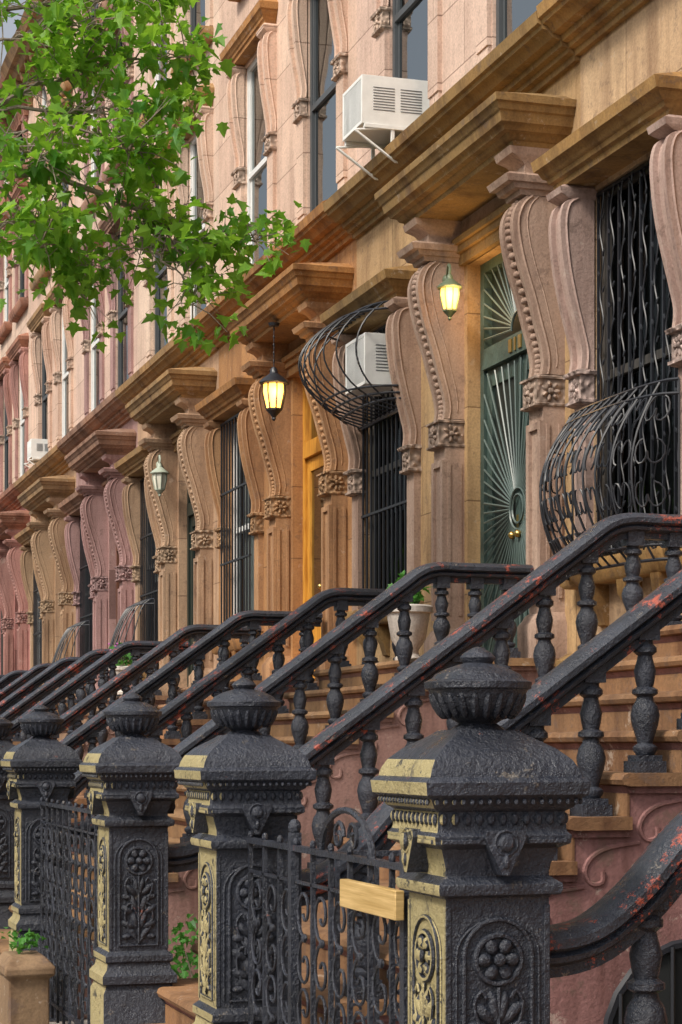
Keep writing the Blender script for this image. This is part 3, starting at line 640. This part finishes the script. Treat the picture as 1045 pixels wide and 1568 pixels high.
bough=[[(.45,13.5,4.6),(1.1,13.6,5.2),(1.75,13.7,5.66),(2.4,13.7,5.66),(2.9,13.65,5.42),(3.3,13.6,5.30),(3.62,13.55,5.36)],
       [(.45,13.5,4.7),(1.0,13.8,5.6),(1.7,13.95,6.2),(2.2,13.9,6.42),(2.65,13.8,6.56),(3.12,13.65,6.62)],
       [(.3,13.8,6.0),(1.2,13.9,6.7),(2.0,14.0,6.95),(2.5,13.9,7.05),(2.9,13.9,7.1)],
       [(2.4,13.70,5.66),(2.7,13.7,5.42),(2.95,13.6,5.15),(3.15,13.55,4.86)],
       [(1.75,13.7,5.62),(2.05,13.75,5.4),(2.25,13.8,5.15),(2.36,13.8,4.98)],
       [(1.7,13.95,6.2),(2.2,13.8,6.20),(2.6,13.7,6.22),(2.9,13.6,6.16)],
       [(1.1,13.6,5.2),(1.6,13.5,5.22),(1.95,13.4,5.3),(2.05,13.3,5.15)],
       [(1.75,13.7,5.9),(2.1,13.5,5.98),(2.5,13.4,5.95),(2.7,13.4,5.80)],
       [(2.7,13.66,5.5),(2.9,13.6,5.35),(3.0,13.5,5.2)],
       [(1.6,13.6,5.7),(1.9,13.5,5.80),(2.1,13.4,5.75)],
       [(1.3,13.8,6.4),(1.8,13.7,6.62),(2.2,13.7,6.72),(2.5,13.7,6.75)]]
rad=[.036,.032,.028,.014,.013,.016,.016,.013,.010,.012,.014]; lp=[]
for bi,(B,r) in enumerate(zip(bough,rad)):
    P=smoothp(B,5)
    P=[(x+rt.gauss(0,.018),y,z+rt.gauss(0,.022)) for x,y,z in P]
    tb.tube(P,r,6,0,.004)
    L=len(P)
    for i in range(int(L*.35),L):
        endf=i>L-4; p_skip=.15 if endf else (.68 if bi in (0,3,4,8) else .42)
        for q in range(3 if not endf else 5):
            c=Vector(P[i])
            if rt.random()<p_skip:
                e=c+Vector((rt.gauss(.2,.6),rt.gauss(0,.6),rt.gauss(-.1,.6))).normalized()*rt.uniform(.12,.45); mid=(c+e)/2+Vector((rt.gauss(0,.03),0,.03)); tb.tube([c,mid,e],.006,4,0,.002)
                f=mid+Vector((rt.gauss(.05,.08),0,rt.gauss(0,.09))); tb.tube([mid,f],.004,4,0,.002); continue
            dirn=Vector((rt.gauss(.2,.8),rt.gauss(0,.8),rt.gauss(.05,.65))).normalized()*rt.uniform(.12,.46 if not endf else .36)
            e=c+dirn; tb.tube([c,c+dirn*.5+Vector((0,0,.03)),e],.006,4,0,.003)
            for m in range(rt.randint(6,11)):
                lp.append((e.x+rt.gauss(0,.065),e.y+rt.gauss(0,.10),e.z+rt.gauss(-.02,.050)))
for i in range(220):
    while True:
        a=rt.uniform(0,6.28); rr_=rt.uniform(.3,3.0); x=.1+rr_*math.cos(a); y=13.5+rr_*math.sin(a); z=rt.uniform(5.5,11)
        if x<1.35 and (z-8)**2/9+rr_*rr_/9<1: break
    for m in range(10): lp.append((x+rt.gauss(0,.16),y+rt.gauss(0,.16),z+rt.gauss(0,.1)))
tb.obj('trunk_and_branches',[BARK],T); leaves('foliage',lp,.108,GL,T)
DG=leafmat('shrub_leaf',(.03,.14,.02),(.09,.30,.04),.3)
def shrub(name,c,r,n,size,pot=None,flower=None):
    E=empty(name); rr=random.Random(int(c[1]*10)); pts=[]
    for i in range(n):
        v=Vector((rr.gauss(0,1),rr.gauss(0,1),rr.gauss(0,1))).normalized()*(rr.random()**.4); pts.append((c[0]+v.x*r[0],c[1]+v.y*r[1],c[2]+v.z*r[2]))
    leaves('leaves',pts,size,DG,E,seed=n)
    s=MB(0)
    for i in range(8): s.tube([(c[0],c[1],c[2]-r[2]*1.2),(c[0]+rr.uniform(-.5,.5)*r[0],c[1]+rr.uniform(-.5,.5)*r[1],c[2]+r[2]*.4)],.006,4)
    s.obj('stems',[BARK],E)
    if flower:
        f=MB(0)
        for i in range(12): f.ell((c[0]+rr.gauss(0,.5)*r[0],c[1]+rr.gauss(0,.5)*r[1],c[2]+r[2]*rr.uniform(.3,1)),(.016,.016,.012),0,6,4)
        f.obj('flowers',[plain('petals',flower,.6)],E)
    if pot:
        pm,pr,ph=pot; b=MB(0); zb=c[2]-r[2]*.9-ph
        b.lathe(c[0],c[1],[(pr*.6,zb),(pr*.6,zb+.03),(pr*.45,zb+.06),(pr*.45,zb+.09),(pr*.75,zb+ph*.4),(pr*.95,zb+ph*.85),(pr*1.08,zb+ph*.87),(pr*1.08,zb+ph*.97),(pr*.98,zb+ph),(pr*.9,zb+ph*.93)],18); b.obj('pot',[pm],E)
WP=stone('pale_stone_pot',(.62,.60,.56))
shrub('potted_plant',(4.84,13.9,2.93),(.13,.15,.12),120,.065,(WP,.17,.42))
shrub('potted_plant',(4.9,25.2,2.95),(.2,.25,.16),90,.08,(WP,.17,.36),(.6,.15,.5))
shrub('garden_shrub',(2.75,11.3,.42),(.42,.8,.42),800,.055)
shrub('garden_shrub',(3.6,6.6,.22),(.5,.5,.2),500,.05)
shrub('garden_shrub',(3.2,17.0,.5),(.5,.7,.45),500,.07)
PL=empty('stone_planter'); b=MB(0); b.rings([(1.60,1.88,11.8,12.3,0),(1.60,1.88,11.8,12.3,.08),(1.62,1.86,11.83,12.27,.09),(1.62,1.86,11.83,12.27,.40),(1.59,1.89,11.79,12.31,.42),(1.59,1.89,11.79,12.31,.47),(1.64,1.84,11.88,12.22,.53)])
b.obj('planter_box',[stone('planter_stone',(.28,.19,.11),wear=1.5)],PL,bevel=.02)
rr=random.Random(2); leaves('planter_leaves',[(1.74+rr.gauss(0,.05),12.05+rr.gauss(0,.08),.57+rr.random()*.10) for _ in range(60)],.05,DG,PL)

# ---------------------------------------------------------------- opposite side of the street (seen in glass reflections)
om=stone('opposite_stone',(.30,.19,.14),(1.2,.5))
for i in range(9):
    H=empty('brownstone_house'); y=-6+i*11; b=MB(0); b.box(-30,-20,y,y+10.98,-.14,13.0,0); b.box(-20,-19.6,y,y+10.98,12.2,12.9,0)
    for f in range(4):
        for j in range(4):
            yy=y+.8+j*2.6; z=1.3+f*2.7; b.box(-20.0,-19.93,yy,yy+1.1,z,z+1.8,1); b.box(-20,-19.8,yy-.15,yy+1.25,z+1.81,z+1.98,0); b.box(-20,-19.85,yy-.1,yy+1.2,z-.12,z-.01,0)
    b.obj('facade',[om,DARK],H,smooth=False)
for i in range(7):
    T2=empty('street_tree'); y=18+i*11; b=MB(0); b.tube([(-14.5,y,-.14),(-14.4,y,3),(-14.5,y+.2,6)],.2,8,0,.08); b.obj('trunk',[BARK],T2)
    pts=[]; rr=random.Random(i)
    for q in range(600):
        v=Vector((rr.gauss(0,1),rr.gauss(0,1),rr.gauss(0,1))).normalized()*rr.random()**.4; pts.append((-14.5+v.x*3,y+v.y*3.8,6.4+v.z*3))
    leaves('foliage',pts,.5,GL,T2,seed=i)

# ---------------------------------------------------------------- light, world, camera
w=bpy.data.worlds.new('World'); scene.world=w; w.use_nodes=True; nt=w.node_tree
sky=nt.nodes.new('ShaderNodeTexSky'); sky.sky_type='NISHITA'; sky.sun_disc=False
dirv=Vector((-1,-.50,1.15)).normalized()
el=math.asin(dirv.z); az=math.atan2(dirv.x,dirv.y)
sky.sun_elevation=el; sky.sun_rotation=az; sky.dust_density=5; sky.air_density=1.0
hs=nt.nodes.new('ShaderNodeHueSaturation'); hs.inputs['Saturation'].default_value=.35; hs.inputs['Value'].default_value=1.15
nt.links.new(sky.outputs[0],hs.inputs['Color'])
nt.links.new(hs.outputs[0],nt.nodes['Background'].inputs[0]); nt.nodes['Background'].inputs[1].default_value=.15
sl=bpy.data.lights.new('sun','SUN'); sl.energy=2.7; sl.angle=math.radians(9); sl.color=(1,.91,.78)
so=bpy.data.objects.new('sun',sl); scene.collection.objects.link(so); so.rotation_euler=dirv.to_track_quat('Z','Y').to_euler()
cam=bpy.data.cameras.new('camera'); co=bpy.data.objects.new('camera',cam); scene.collection.objects.link(co); scene.camera=co
co.location=(0,0,CZ); co.rotation_euler=(math.radians(90),0,math.radians(-17.26)); cam.lens=70; cam.sensor_width=36; cam.sensor_fit='AUTO'; cam.shift_y=.229; cam.clip_end=1500
scene.view_settings.view_transform='Standard'; scene.view_settings.look='None'; scene.view_settings.exposure=0
